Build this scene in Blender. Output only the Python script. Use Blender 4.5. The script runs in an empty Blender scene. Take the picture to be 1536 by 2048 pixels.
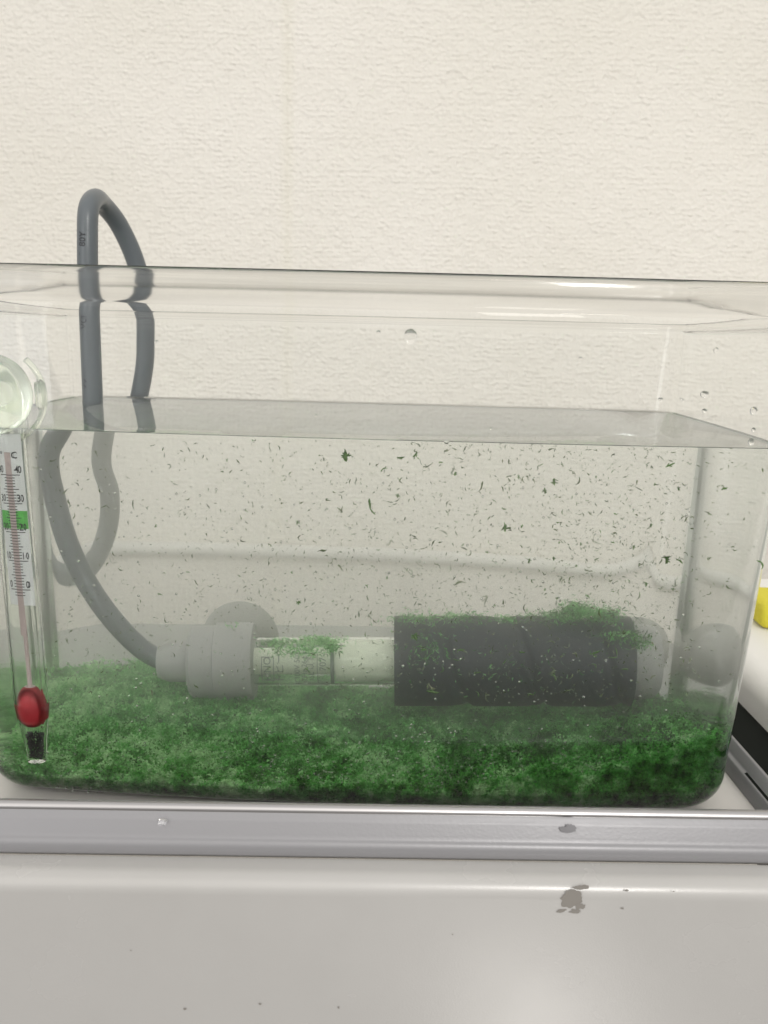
import bpy, bmesh, math, random
import numpy as np
from mathutils import Vector, Matrix
random.seed(7); rng = np.random.default_rng(7)
C = bpy.context.scene.collection
S = bpy.context.scene
PI = math.pi; R = math.radians

# ------------------------------------------------------------------ camera
F = 1704.0                       # focal length in photo pixels (photo 1536 x 2048)
PITCH = R(12.2); ROLL = 0.0257
CAM = Vector((0, -.29, .186))
fw = Vector((0, math.cos(PITCH), -math.sin(PITCH)))
r0 = Vector((1, 0, 0)); u0 = Vector((0, math.sin(PITCH), math.cos(PITCH)))
cr = r0 * math.cos(ROLL) + u0 * math.sin(ROLL)
cu = -r0 * math.sin(ROLL) + u0 * math.cos(ROLL)
cd = bpy.data.cameras.new('camera'); cam = bpy.data.objects.new('camera', cd); C.objects.link(cam)
M_ = Matrix((cr, cu, -fw)).transposed().to_4x4(); M_.translation = CAM
cam.matrix_world = M_
cd.sensor_fit = 'VERTICAL'; cd.sensor_height = 36; cd.lens = F / 2048 * 36
cd.clip_start = .01; cd.clip_end = 50
cd.dof.use_dof = True; cd.dof.focus_distance = .335; cd.dof.aperture_fstop = 20
S.camera = cam

# ------------------------------------------------------------------ world, lamps, exposure
w = bpy.data.worlds.new("World"); S.world = w; w.use_nodes = True
bg = w.node_tree.nodes['Background']; bg.inputs[1].default_value = 1      # a lit room: pale walls and ceiling above, darker floor below
_wn = w.node_tree.nodes; _wl = w.node_tree.links
_tc = _wn.new('ShaderNodeTexCoord'); _sx = _wn.new('ShaderNodeSeparateXYZ'); _cr = _wn.new('ShaderNodeValToRGB')
_wl.new(_tc.outputs['Generated'], _sx.inputs[0]); _mr = _wn.new('ShaderNodeMapRange'); _mr.inputs[1].default_value = -1; _wl.new(_sx.outputs[2], _mr.inputs[0])
_wl.new(_mr.outputs[0], _cr.inputs[0]); _wl.new(_cr.outputs[0], bg.inputs[0])
_e = _cr.color_ramp.elements; _e[0].position = .40; _e[0].color = (.34, .325, .305, 1); _e[1].position = .56; _e[1].color = (.66, .645, .625, 1)
_x = _e.new(.85); _x.color = (1.0, .98, .95, 1)
S.view_settings.view_transform = 'Standard'; S.view_settings.look = 'None'
S.view_settings.exposure = 0; S.view_settings.gamma = 1
def lamp(name, loc, target, sx, sy, power, col):
    l = bpy.data.lights.new(name, 'AREA'); l.shape = 'RECTANGLE'; l.size = sx; l.size_y = sy
    l.energy = power; l.color = col
    o = bpy.data.objects.new(name, l); C.objects.link(o); o.location = loc
    o.rotation_euler = (Vector(target) - Vector(loc)).to_track_quat('-Z', 'Y').to_euler()
    return o
lamp('room_bounce_fill', (-.15, -1.5, 1.1), (0, .2, .05), 3.0, 1.4, 11, (1, .96, .9))  # broad unseen panel, added as soft frontal bounce from the room
lamp('ceiling_tube_lamp', (.54, -1.55, 1.05), (0, 0, .15), .20, .5, 11.0, (1, .98, .95))
lamp('window_light', (-1.22, -1.4, .35), (-.1, 0, .1), .6, 1.0, 5.0, (.96, .97, 1))
lamp('door_highlight_fill', (.40, -1.35, -1.17), (.05, 0, -.05), .30, .34, 2.4, (1, .97, .93))  # low unseen panel, added to put the blurred highlight on the door
cy_ = S.cycles
cy_.use_denoising = True
cy_.max_bounces = 24; cy_.transmission_bounces = 22; cy_.glossy_bounces = 8; cy_.diffuse_bounces = 3
cy_.volume_bounces = 6; cy_.transparent_max_bounces = 16
cy_.sample_clamp_indirect = 14.0; cy_.blur_glossy = 0
cy_.caustics_refractive = True; cy_.caustics_reflective = True

# ------------------------------------------------------------------ pixel helpers (photo pixels -> a point in the place)
YAW = R(-.7)
PN = Vector((math.sin(-YAW) * -1, math.cos(YAW), 0)).normalized()   # into the tank
PN = Matrix.Rotation(YAW, 3, 'Z') @ Vector((0, 1, 0))
def pray(px, py):
    return (fw * F + cr * (px - 768) - cu * (py - 1024)).normalized()
def at(px, py, Y):                      # through air, Y = distance behind the front pane
    d = pray(px, py); k = (Y - (CAM.dot(PN))) / d.dot(PN)
    return CAM + d * k
def inw(px, py, Y):                     # seen through pane and water
    d = pray(px, py); k = (0 - CAM.dot(PN)) / d.dot(PN)
    p = CAM + d * k
    c1 = d.dot(PN); e = 1 / 1.333
    t = d * e + PN * (math.sqrt(max(0, 1 - e * e * (1 - c1 * c1))) - e * c1)
    return p + t * (Y / t.dot(PN))

# ------------------------------------------------------------------ materials
def mat(name, col=(.5, .5, .5), rough=.5, metal=0, trans=0, ior=1.45, spec=.5, alpha=1, sss=0):
    m = bpy.data.materials.new(name); m.use_nodes = True
    b = m.node_tree.nodes['Principled BSDF']
    b.inputs['Base Color'].default_value = (*col, 1); b.inputs['Roughness'].default_value = rough
    b.inputs['Metallic'].default_value = metal; b.inputs['Transmission Weight'].default_value = trans
    b.inputs['IOR'].default_value = ior; b.inputs['Specular IOR Level'].default_value = spec
    return m
def N(m, t, **kw):
    n = m.node_tree.nodes.new(t)
    for k, v in kw.items(): setattr(n, k, v)
    return n
def L(m, a, b): m.node_tree.links.new(a, b)
def B(m): return m.node_tree.nodes['Principled BSDF']
def ramp(m, fac, stops):
    r = N(m, 'ShaderNodeValToRGB'); e = r.color_ramp.elements
    e[0].position, e[0].color = stops[0][0], (*stops[0][1], 1)
    e[1].position, e[1].color = stops[-1][0], (*stops[-1][1], 1)
    for p, c in stops[1:-1]:
        x = e.new(p); x.color = (*c, 1)
    L(m, fac, r.inputs[0]); return r.outputs[0]
def noise(m, scale, detail=3, vec=None, rough=.5, dist=0):
    n = N(m, 'ShaderNodeTexNoise'); n.inputs['Scale'].default_value = scale; n.inputs['Detail'].default_value = detail
    n.inputs['Roughness'].default_value = rough; n.inputs['Distortion'].default_value = dist
    if vec: L(m, vec, n.inputs['Vector'])
    return n.outputs['Fac']
def objvec(m, scale=(1, 1, 1), rot=(0, 0, 0)):
    t = N(m, 'ShaderNodeTexCoord'); p = N(m, 'ShaderNodeMapping')
    p.inputs['Scale'].default_value = scale; p.inputs['Rotation'].default_value = rot
    L(m, t.outputs['Object'], p.inputs['Vector']); return p.outputs[0]
def bump(m, h, strength, dist):
    b = N(m, 'ShaderNodeBump'); b.inputs['Strength'].default_value = strength; b.inputs['Distance'].default_value = dist
    L(m, h, b.inputs['Height']); L(m, b.outputs[0], B(m).inputs['Normal']); return b
def math_(m, op, a, b=None, c=None):
    n = N(m, 'ShaderNodeMath', operation=op)
    for i, v in enumerate((a, b, c)):
        if v is None: continue
        if isinstance(v, (int, float)): n.inputs[i].default_value = v
        else: L(m, v, n.inputs[i])
    return n.outputs[0]

# wallpaper: coarse woven linen relief, one vertical joint
M_wall = mat('woven_wallpaper', (.80, .765, .69), .75, spec=.25)
v = objvec(M_wall)
d1 = N(M_wall, 'ShaderNodeTexNoise'); d1.inputs['Scale'].default_value = 31; d1.inputs['Detail'].default_value = 3; L(M_wall, v, d1.inputs['Vector'])
dv = N(M_wall, 'ShaderNodeVectorMath', operation='MULTIPLY_ADD'); L(M_wall, d1.outputs['Color'], dv.inputs[0]); dv.inputs[1].default_value = (.009, .009, .009); L(M_wall, v, dv.inputs[2])
def wav(sc, direction):
    n = N(M_wall, 'ShaderNodeTexWave', bands_direction=direction); n.inputs['Scale'].default_value = sc
    n.inputs['Distortion'].default_value = .8; n.inputs['Detail'].default_value = 1; n.inputs['Detail Scale'].default_value = 3
    L(M_wall, dv.outputs[0], n.inputs['Vector']); return n.outputs['Fac']
wz = wav(68, 'Z'); wx = wav(65, 'X')
na = noise(M_wall, 230, 4, v, .6); nb = noise(M_wall, 1.0, 3, objvec(M_wall, (230, 230, 310))); nc = noise(M_wall, 78, 3, v)
h = math_(M_wall, 'MULTIPLY_ADD', wz, .16, math_(M_wall, 'MULTIPLY', wx, .14))
h = math_(M_wall, 'MULTIPLY', h, math_(M_wall, 'MULTIPLY_ADD', nc, 2.4, -.6))
h = math_(M_wall, 'MULTIPLY_ADD', na, .85, h); h = math_(M_wall, 'MULTIPLY_ADD', nb, .8, h); h = math_(M_wall, 'MULTIPLY_ADD', nc, .7, h)
sx_ = N(M_wall, 'ShaderNodeSeparateXYZ'); L(M_wall, v, sx_.inputs[0])
dj = math_(M_wall, 'ABSOLUTE', math_(M_wall, 'ADD', sx_.outputs[0], .099))
jn = math_(M_wall, 'LESS_THAN', dj, .0006); wd = N(M_wall, 'ShaderNodeMapRange', interpolation_type='SMOOTHSTEP'); L(M_wall, dj, wd.inputs[0]); wd.inputs[1].default_value = 0; wd.inputs[2].default_value = .010; wd.inputs[3].default_value = 1; wd.inputs[4].default_value = 0
h = math_(M_wall, 'MULTIPLY_ADD', jn, -.5, h)
bump(M_wall, h, 1.0, .0017)
L(M_wall, ramp(M_wall, noise(M_wall, 6, 4, v), [(.3, (.79, .76, .69)), (.7, (.83, .80, .74))]), B(M_wall).inputs['Base Color'])
mxw = N(M_wall, 'ShaderNodeMix', data_type='RGBA'); L(M_wall, wd.outputs[0], mxw.inputs[0]); mxw.inputs[7].default_value = (.805, .775, .695, 1)
L(M_wall, B(M_wall).inputs['Base Color'].links[0].from_socket, mxw.inputs[6]); L(M_wall, mxw.outputs[2], B(M_wall).inputs['Base Color'])

M_tank = mat('clear_styrene', (.99, .995, .99), .0, trans=1, ior=1.35)
M_rim = mat('cloudy_styrene_rim', (.91, .905, .89), .09, trans=1, ior=1.33)
L(M_rim, ramp(M_rim, noise(M_rim, 1.0, 3, objvec(M_rim, (9, 9, 420))), [(.38, (.82, .815, .80)), (.62, (.96, .955, .94))]), B(M_rim).inputs['Base Color'])
M_water = mat('murky_water', (1, 1, 1), 0, trans=1, ior=1.333)
nt = M_water.node_tree
vs = N(M_water, 'ShaderNodeVolumeScatter'); vs.inputs['Color'].default_value = (.975, .99, .965, 1); vs.inputs['Density'].default_value = 4.0; vs.inputs['Anisotropy'].default_value = .90
va = N(M_water, 'ShaderNodeVolumeAbsorption'); va.inputs['Color'].default_value = (.66, .93, .58, 1); va.inputs['Density'].default_value = .45
v2 = N(M_water, 'ShaderNodeVolumeScatter'); v2.inputs['Color'].default_value = (.97, 1, .96, 1); v2.inputs['Density'].default_value = .55; v2.inputs['Anisotropy'].default_value = 0
a2 = N(M_water, 'ShaderNodeAddShader'); L(M_water, vs.outputs[0], a2.inputs[0]); L(M_water, v2.outputs[0], a2.inputs[1])
ad = N(M_water, 'ShaderNodeAddShader'); L(M_water, a2.outputs[0], ad.inputs[0]); L(M_water, va.outputs[0], ad.inputs[1])
L(M_water, ad.outputs[0], nt.nodes['Material Output'].inputs['Volume'])
M_drop = mat('water_drop', (1, 1, 1), 0, trans=1, ior=1.38)
M_bub = mat('air_bubble', (1, 1, 1), 0, trans=1, ior=1.333)      # faces turned inward: air inside water

def leafmat(name, stops, scale=60, tl=.35, bias=0):
    m = mat(name, (.05, .15, .03), .55, spec=.3)
    v_ = objvec(m); f_ = math_(m, 'ADD', math_(m, 'MULTIPLY', noise(m, scale, 4, v_, .65), .55), math_(m, 'MULTIPLY', noise(m, scale * .25, 3, v_, .6), .45))
    sp_ = N(m, 'ShaderNodeSeparateXYZ'); L(m, v_, sp_.inputs[0]); f_ = math_(m, 'MULTIPLY_ADD', sp_.outputs[0], bias, f_)
    c = ramp(m, f_, stops)
    L(m, c, B(m).inputs['Base Color'])
    t = N(m, 'ShaderNodeBsdfTranslucent'); L(m, c, t.inputs[0])
    mx = N(m, 'ShaderNodeMixShader'); mx.inputs[0].default_value = tl
    L(m, B(m).outputs[0], mx.inputs[1]); L(m, t.outputs[0], mx.inputs[2])
    L(m, mx.outputs[0], m.node_tree.nodes['Material Output'].inputs['Surface'])
    return m
M_moss = leafmat('wet_moss', [(.37, (.014, .075, .009)), (.44, (.06, .24, .035)), (.52, (.13, .45, .10)), (.61, (.46, .72, .38))], 170, .45, -.42)
M_bed = leafmat('moss_mat', [(.38, (.02, .085, .014)), (.6, (.09, .28, .06))], 170, .1, -.30)
M_bits = leafmat('moss_debris', [(.38, (.07, .10, .04)), (.5, (.13, .18, .08)), (.62, (.28, .30, .20))], 150)
M_frag = leafmat('moss_sprig', [(.35, (.08, .20, .045)), (.65, (.26, .40, .17))], 250, .5)

M_cable = mat('grey_vinyl_cable', (.115, .13, .14), .33)
M_sleeve = mat('black_ceramic_sleeve', (.004, .010, .017), .5)
bump(M_sleeve, noise(M_sleeve, 400, 3, objvec(M_sleeve)), .3, .0006)
M_cap = mat('grey_rubber_cap', (.30, .305, .295), .5)
M_cup = mat('grey_suction_rubber', (.27, .27, .25), .5)
M_core = mat('white_ceramic_core', (.66, .68, .58), .5)
M_glass = mat('thin_glass', (.98, 1, .98), 0, trans=1, ior=1.16)
M_steel = mat('bright_steel', (.42, .41, .41), .3, 1)
M_ink = mat('black_ink', (.03, .03, .035), .6)
M_ink2 = mat('faded_grey_ink', (.10, .12, .11), .6)
M_ink3 = mat('cable_print_ink', (.035, .035, .04), .6)
M_paper = mat('white_scale_card', (.72, .72, .74), .6)
M_green = mat('green_print', (.10, .42, .08), .6)
M_red = mat('red_dyed_spirit', (.27, .012, .018), .5)
M_red2 = mat('pale_red_column', (.50, .40, .40), .3)
M_shot = mat('ballast_shot', (.05, .048, .055), .45, .3)
M_sil = mat('clear_silicone', (.90, .93, .84), .15, trans=.86, ior=1.30)
M_pad = mat('blue_grey_pad', (.20, .22, .26), .6)
M_cord = mat('pale_cord', (.66, .65, .61), .6)
M_yel = mat('yellow_sponge', (.68, .60, .05), .8)
bump(M_yel, noise(M_yel, 600, 3, objvec(M_yel)), .6, .001)
M_white = mat('white_enamel', (.80, .79, .76), .3)
M_dark = mat('dark_gap_shade', (.012, .014, .012), .8, spec=.1)  # near-black for the shade inside the gap; rail slot shares it

M_rail = mat('grey_painted_steel', (.25, .247, .256), .34, .15)
M_ledge = mat('dull_steel', (.33, .345, .35), .24, .6)
bump(M_rail, noise(M_rail, 900, 2, objvec(M_rail)), .14, .0003)
_rr = N(M_rail, 'ShaderNodeMapRange'); L(M_rail, noise(M_rail, 1, 5, objvec(M_rail, (12, 160, 160)), .7), _rr.inputs[0]); _rr.inputs[3].default_value = .22; _rr.inputs[4].default_value = .50
L(M_rail, _rr.outputs[0], B(M_rail).inputs['Roughness'])
M_top = mat('tray_enamel', (.60, .575, .55), .22)
M_door = mat('door_enamel', (.42, .40, .365), .30, .05)
vv = objvec(M_door)
bump(M_door, noise(M_door, 1400, 2, vv), .10, .00025)
L(M_door, ramp(M_door, noise(M_door, 9, 5, vv, .6), [(.3, (.405, .395, .38)), (.7, (.44, .43, .415))]), B(M_door).inputs['Base Color'])
rr = N(M_door, 'ShaderNodeMapRange'); L(M_door, noise(M_door, 35, 4, vv), rr.inputs[0]); rr.inputs[3].default_value = .20; rr.inputs[4].default_value = .32
L(M_door, rr.outputs[0], B(M_door).inputs['Roughness'])
M_scuff = mat('scuffed_primer', (.24, .225, .205), .9, spec=.1)
M_smudge = mat('rub_mark', (.232, .229, .238), .38, .15)

# ------------------------------------------------------------------ object helpers
def link(name, me, m=None, parent=None, smooth=False):
    if m: me.materials.append(m)
    if smooth: me.polygons.foreach_set('use_smooth', [True] * len(me.polygons))
    o = bpy.data.objects.new(name, me); C.objects.link(o)
    if parent: o.parent = parent
    return o
def pyd(name, V, Fc, m=None, parent=None, smooth=False):
    me = bpy.data.meshes.new(name); me.from_pydata([tuple(v) for v in V], [], [tuple(f) for f in Fc]); me.update()
    return link(name, me, m, parent, smooth)
def bmo(name, bm, m=None, parent=None, smooth=False):
    bmesh.ops.recalc_face_normals(bm, faces=bm.faces[:])
    me = bpy.data.meshes.new(name); bm.to_mesh(me); bm.free()
    return link(name, me, m, parent, smooth)
def tag(o, label, cat=None, group=None, kind=None):
    if label: o['label'] = label
    if cat: o['category'] = cat
    if group: o['group'] = group
    if kind: o['kind'] = kind
    return o
def empty(name, loc=(0, 0, 0), rz=0):
    o = bpy.data.objects.new(name, None); C.objects.link(o); o.location = loc; o.rotation_euler = (0, 0, rz); o.empty_display_size = .01
    return o
def sharp(o, ang=35):
    o.data.polygons.foreach_set('use_smooth', [True] * len(o.data.polygons))
    o.data.set_sharp_from_angle(angle=R(ang)); return o

def catmull(P, n=8):
    P = [Vector(p) for p in P]; Q = [P[0] * 2 - P[1]] + P + [P[-1] * 2 - P[-2]]; out = []
    for i in range(1, len(Q) - 2):
        a, b, c, d = Q[i - 1:i + 3]
        for k in range(n):
            t = k / n
            out.append(.5 * ((2 * b) + (c - a) * t + (2 * a - 5 * b + 4 * c - d) * t * t + (3 * b - a - 3 * c + d) * t ** 3))
    out.append(P[-1]); return out
def tube(name, P, r, m, parent=None, seg=20, sub=8, rr=None):
    P = catmull(P, sub); V = []; Fc = []
    up = Vector((.3, 1, .1))
    for i, p in enumerate(P):
        t = (P[min(i + 1, len(P) - 1)] - P[max(i - 1, 0)]).normalized()
        a = (up - t * up.dot(t)).normalized(); b = t.cross(a); up = a
        q = rr(i / (len(P) - 1)) if rr else r
        for k in range(seg):
            th = 2 * PI * k / seg; V.append(p + (a * math.cos(th) + b * math.sin(th)) * q)
    n = len(P)
    for i in range(n - 1):
        for k in range(seg):
            k2 = (k + 1) % seg; Fc.append((i * seg + k, i * seg + k2, (i + 1) * seg + k2, (i + 1) * seg + k))
    Fc.append(tuple(range(seg))[::-1]); Fc.append(tuple((n - 1) * seg + k for k in range(seg)))
    o = pyd(name, V, Fc, m, parent); return sharp(o, 50)
def lathe(name, prof, m, parent=None, seg=40, closed=False, cap=True, ang=40):
    """prof: list of (r, z) about the local z axis"""
    V = []; Fc = []; n = len(prof)
    for r_, z in prof:
        for k in range(seg):
            th = 2 * PI * k / seg; V.append((r_ * math.cos(th), r_ * math.sin(th), z))
    for i in range(n if closed else n - 1):
        j = (i + 1) % n
        for k in range(seg):
            k2 = (k + 1) % seg; Fc.append((i * seg + k, i * seg + k2, j * seg + k2, j * seg + k))
    if not closed and cap:
        Fc.append(tuple(range(seg))[::-1]); Fc.append(tuple((n - 1) * seg + k for k in range(seg)))
    bm = bmesh.new(); vs_ = [bm.verts.new(v) for v in V]
    for f in Fc:
        try: bm.faces.new([vs_[i] for i in f])
        except ValueError: pass
    bmesh.ops.remove_doubles(bm, verts=bm.verts[:], dist=1e-7)
    o = bmo(name, bm, m, parent); return sharp(o, ang)
def orient(o, p, zdir, xdir=(1, 0, 0)):
    z = Vector(zdir).normalized(); x = Vector(xdir); x = (x - z * x.dot(z)).normalized(); y = z.cross(x)
    Mx = Matrix((x, y, z)).transposed().to_4x4(); Mx.translation = p; o.matrix_world = Mx
def extrude_profile(name, prof, x0, x1, m, parent=None, axis='x', ang=30, nx=1):
    """closed profile (y,z) swept along x"""
    V = []; n = len(prof)
    for i in range(nx + 1):
        x = x0 + (x1 - x0) * i / nx
        for a, b in prof: V.append((x, a, b) if axis == 'x' else (a, x, b))
    Fc = [tuple(range(n)), tuple(nx * n + k for k in range(n))[::-1]]
    for i in range(nx):
        for k in range(n):
            k2 = (k + 1) % n; Fc.append((i * n + k, i * n + k2, (i + 1) * n + k2, (i + 1) * n + k))
    bm = bmesh.new(); vs_ = [bm.verts.new(v) for v in V]
    for f in Fc: bm.faces.new([vs_[i] for i in f])
    o = bmo(name, bm, m, parent); return sharp(o, ang)
def text_mesh(s, size, align='CENTER', off=0):
    cu_ = bpy.data.curves.new('lettering', 'FONT'); cu_.body = s; cu_.size = size; cu_.align_x = align; cu_.align_y = 'CENTER'
    cu_.resolution_u = 3; cu_.offset = off
    o = bpy.data.objects.new('lettering', cu_); C.objects.link(o)
    dg = bpy.context.evaluated_depsgraph_get(); me = bpy.data.meshes.new_from_object(o.evaluated_get(dg))
    bpy.data.objects.remove(o)
    V = np.zeros(len(me.vertices) * 3); me.vertices.foreach_get('co', V)
    Fc = [tuple(p.vertices) for p in me.polygons]; bpy.data.meshes.remove(me)
    return V.reshape(-1, 3), Fc
def ribbons(name, P, L_, W_, m, parent=None, K=4, curl=1.0, flat=0.0, width_taper=True):
    """many small curled leaf strips in one mesh: P (n,3) centres, L_, W_ arrays"""
    n = len(P); d = rng.normal(size=(n, 3)); d[:, 2] *= (1 - flat); d /= np.linalg.norm(d, axis=1)[:, None]
    a = rng.normal(size=(n, 3)); nn = np.cross(d, a); nn /= np.linalg.norm(nn, axis=1)[:, None]
    b = np.cross(d, nn); t = np.linspace(-.5, .5, K)
    cu_ = rng.uniform(-1, 1, n) * curl; cs = rng.uniform(-1, 1, n) * curl * .7
    V = np.zeros((n, K, 2, 3))
    for i, ti in enumerate(t):
        c = P + d * (ti * L_)[:, None] + nn * (cu_ * (ti * ti - .08) * L_ * 1.6)[:, None] + b * (cs * (ti ** 3) * L_ * 3)[:, None]
        wv = (b * math.cos(ti * 2) + nn * math.sin(ti * 2)) * (W_ * (1 - (abs(ti) * 1.6) ** 2 * (1 if width_taper else 0)) * .5 * rng.uniform(.6, 1.25, n))[:, None]
        V[:, i, 0] = c - wv; V[:, i, 1] = c + wv
    V = V.reshape(-1, 3); base = (np.arange(n) * K * 2)[:, None, None]
    q = np.array([[2 * i, 2 * i + 1, 2 * i + 3, 2 * i + 2] for i in range(K - 1)])[None]
    Fq = (base + q).reshape(-1, 4)
    me = bpy.data.meshes.new(name); me.vertices.add(len(V)); me.vertices.foreach_set('co', V.ravel())
    me.loops.add(Fq.size); me.loops.foreach_set('vertex_index', Fq.ravel().astype(np.int32))
    me.polygons.add(len(Fq)); me.polygons.foreach_set('loop_start', np.arange(0, Fq.size, 4, dtype=np.int32))
    me.update(calc_edges=True)
    me.polygons.foreach_set('use_smooth', np.ones(len(Fq), dtype=bool))
    return link(name, me, m, parent)

# ------------------------------------------------------------------ wall
WY = .56
pyd('wall', [(-1.8, WY, -.9), (1.8, WY, -.9), (1.8, WY, 1.6), (-1.8, WY, 1.6)], [(0, 1, 2, 3)], M_wall)['kind'] = 'structure'

# ------------------------------------------------------------------ cabinet with tray top
CY = R(1.1)
cab = empty('cabinet', (0, 0, 0), CY)
tag(cab, 'grey painted steel cabinet with railed tray top standing under the tank', 'cabinet')
RX = .153
extrude_profile('tray_top', [(-.012, 0), (.262, 0), (.262, -.004), (-.012, -.004)], -.75, RX + .004, M_top, cab)
extrude_profile('rear_ledge', [(.168, .0006), (.170, .0036), (.174, .0044), (.262, .0044), (.262, .0006)], -.75, RX + .004, M_ledge, cab, ang=60)
rail = [(-.009, .0005), (-.0176, .0066), (-.0178, .0210), (-.0183, .0220), (-.0192, .0223), (-.0203, .0219), (-.0216, .0208), (-.0226, .0193), (-.0232, .0184), (-.0238, .0177),
        (-.0246, .0145), (-.0252, .0138), (-.0254, .0129), (-.0262, .0122), (-.0270, .0116), (-.0274, .0100), (-.0276, .0075), (-.0270, .0066), (-.0176, .0064)]
fr = extrude_profile('front_rail', rail[2:], -.75, RX + .06, M_rail, cab, ang=75)
trim = [(-.0194, .02235), (-.0199, .02270), (-.0208, .02235), (-.0217, .02150), (-.0221, .02055), (-.0219, .0199), (-.0204, .0214)]
extrude_profile('steel_trim', trim, -.75, RX + .061, M_steel, cab, ang=80)
side = [(RX, .0012), (RX + .0012, .0060), (RX + .0018, .0066), (RX + .0028, .0066), (RX + .0036, .0074), (RX + .0052, .0112), (RX + .0062, .0118), (RX + .0072, .0110), (RX + .0072, -.02), (RX, -.02)]
extrude_profile('side_rail', side, -.0088, .262, M_rail, cab, axis='y', ang=75)
slot = [(RX + .0021, .0067), (RX + .0032, .0071), (RX + .0033, .0069), (RX + .0022, .0064)]
extrude_profile('rail_slot', slot, .0, .035, M_dark, cab, axis='y')
# door
dp = [(-.0275, .0062)]
dp += [(-.0330 - .0062 * math.sin(t), .0000 + .0062 * math.cos(t)) for t in [k * PI / 16 for k in range(9)]]
dp += [(-.0392, -.10), (-.0392, -.40), (-.0275, -.40)]
door = extrude_profile('door', dp, -.75, RX + .30, M_door, cab, ang=60)
def blob(name, cx, cz, rx, rz, y, m, parent, n=44, rough=.35, seed=0):
    rg = random.Random(seed); ph = [(rg.uniform(0, 6.28), rg.uniform(.3, 1)) for _ in range(12)]
    V = [(cx, y, cz)]
    for k in range(n):
        th = 2 * PI * k / n
        q = 1 + rough * sum(a / (j + 1) ** .75 * math.sin((j + 2) * th + p) for j, (p, a) in enumerate(ph)) * .5
        V.append((cx + rx * q * math.cos(th), y, cz + rz * q * math.sin(th)))
    return pyd(name, V, [(0, 1 + (k + 1) % n, 1 + k) for k in range(n)], m, parent)
def door_pt(px, py):
    d = pray(px, py); Rz = Matrix.Rotation(-CY, 3, 'Z'); c = Rz @ CAM; dd = Rz @ d
    k = (-.0392 - c.y) / dd.y; return c + dd * k
for i, (px, py, a, b_, rf) in enumerate([(1143, 1797, 25, 19, .32), (1163, 1774, 15, 6, .35), (1122, 1821, 10, 4, .5), (1160, 1812, 9, 8, .5), (1253, 1780, 4, 2.5, .4), (1244, 1816, 4, 2, .4), (1150, 1822, 14, 4, .6), (1347, 1782, 2, 1.2, .4), (370, 2017, 3, 3, .3), (520, 2007, 3, 2.5, .3), (677, 2014, 2, 2.5, .4), (262, 1900, 1.5, 1.2, .3), (905, 1868, 1.6, 1.2, .3)]):
    p = door_pt(px, py); s_ = .262 / F * 1.25
    o = blob('scuff_mark', p.x, p.z, a * s_ * .82, b_ * s_ * .85, -.03935 - i * 1e-5, M_scuff, door, seed=i, rough=rf)
def rail_pt(px, py, y):
    d = pray(px, py); Rz = Matrix.Rotation(-CY, 3, 'Z'); c = Rz @ CAM; dd = Rz @ d
    k = (y - c.y) / dd.y; return c + dd * k
p = rail_pt(1137, 1657, -.0246); blob('rub_mark', p.x, p.z, .0023, .0019, -.02482, M_smudge, fr, seed=21, rough=.5)

# neighbouring counter
ct = extrude_profile('counter_top', [(.195, .004), (.197, .010), (.2015, .014), (.208, .0155), (.7, .0155), (.7, -.03), (.195, -.03)], -.15, .30, M_white, None, axis='y', ang=60)
tag(ct, 'white enamelled counter with a rounded edge right of the cabinet', 'counter'); ct.rotation_euler.z = R(.6)
gp = extrude_profile('gap_shade_strip', [(.1615, -.010), (.1945, -.006), (.1945, -.03), (.1615, -.03)], -.008, .262, M_dark, None, axis='y')  # shade of the open gap, put in as a near-black strip
tag(gp, 'dark strip standing in for shade in the gap between cabinet and white counter', 'shade strip')
bk_ = tube('bracket', [(.166, .036, -.010), (.171, .044, -.003), (.180, .050, .001), (.192, .052, .002)], .0035, M_pad, gp, seg=12)
# yellow sponge
bm = bmesh.new(); bmesh.ops.create_cube(bm, size=1); bmesh.ops.scale(bm, vec=(.12, .045, .015), verts=bm.verts[:])
bmesh.ops.bevel(bm, geom=bm.edges[:] + bm.verts[:], offset=.0065, segments=4, affect='EDGES', profile=.6)
sp = bmo('sponge', bm, M_yel, None, True); sp.location = (.287, .210, .0232); sp.rotation_euler.z = R(-4)
tag(sp, 'yellow sponge lying on the white counter at the right edge', 'sponge')

# cord on the wall behind the tank
def behind(px, py, Y=WY - .012):       # seen through pane, water, back pane
    p = inw(px, py, .144); return p + pray(px, py) * ((Y - p.dot(PN)) / pray(px, py).dot(PN))
cp = [behind(x, y) for x, y in [(120, 1072), (250, 1078), (450, 1084), (650, 1092), (850, 1100), (1050, 1112), (1170, 1122), (1230, 1108), (1275, 1075), (1312, 1045)]]
tag(tube('wall_cord', [cp[0] + Vector((-.2, 0, .004))] + cp + [cp[-1] + Vector((.045, .010, .05))], .006, M_cord, rr=lambda t: .0065 + (.005 * max(0, t - .75) * 4 if t < .95 else .004)), 'thick pale cord running along the wall behind the tank', 'cord')

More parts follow.
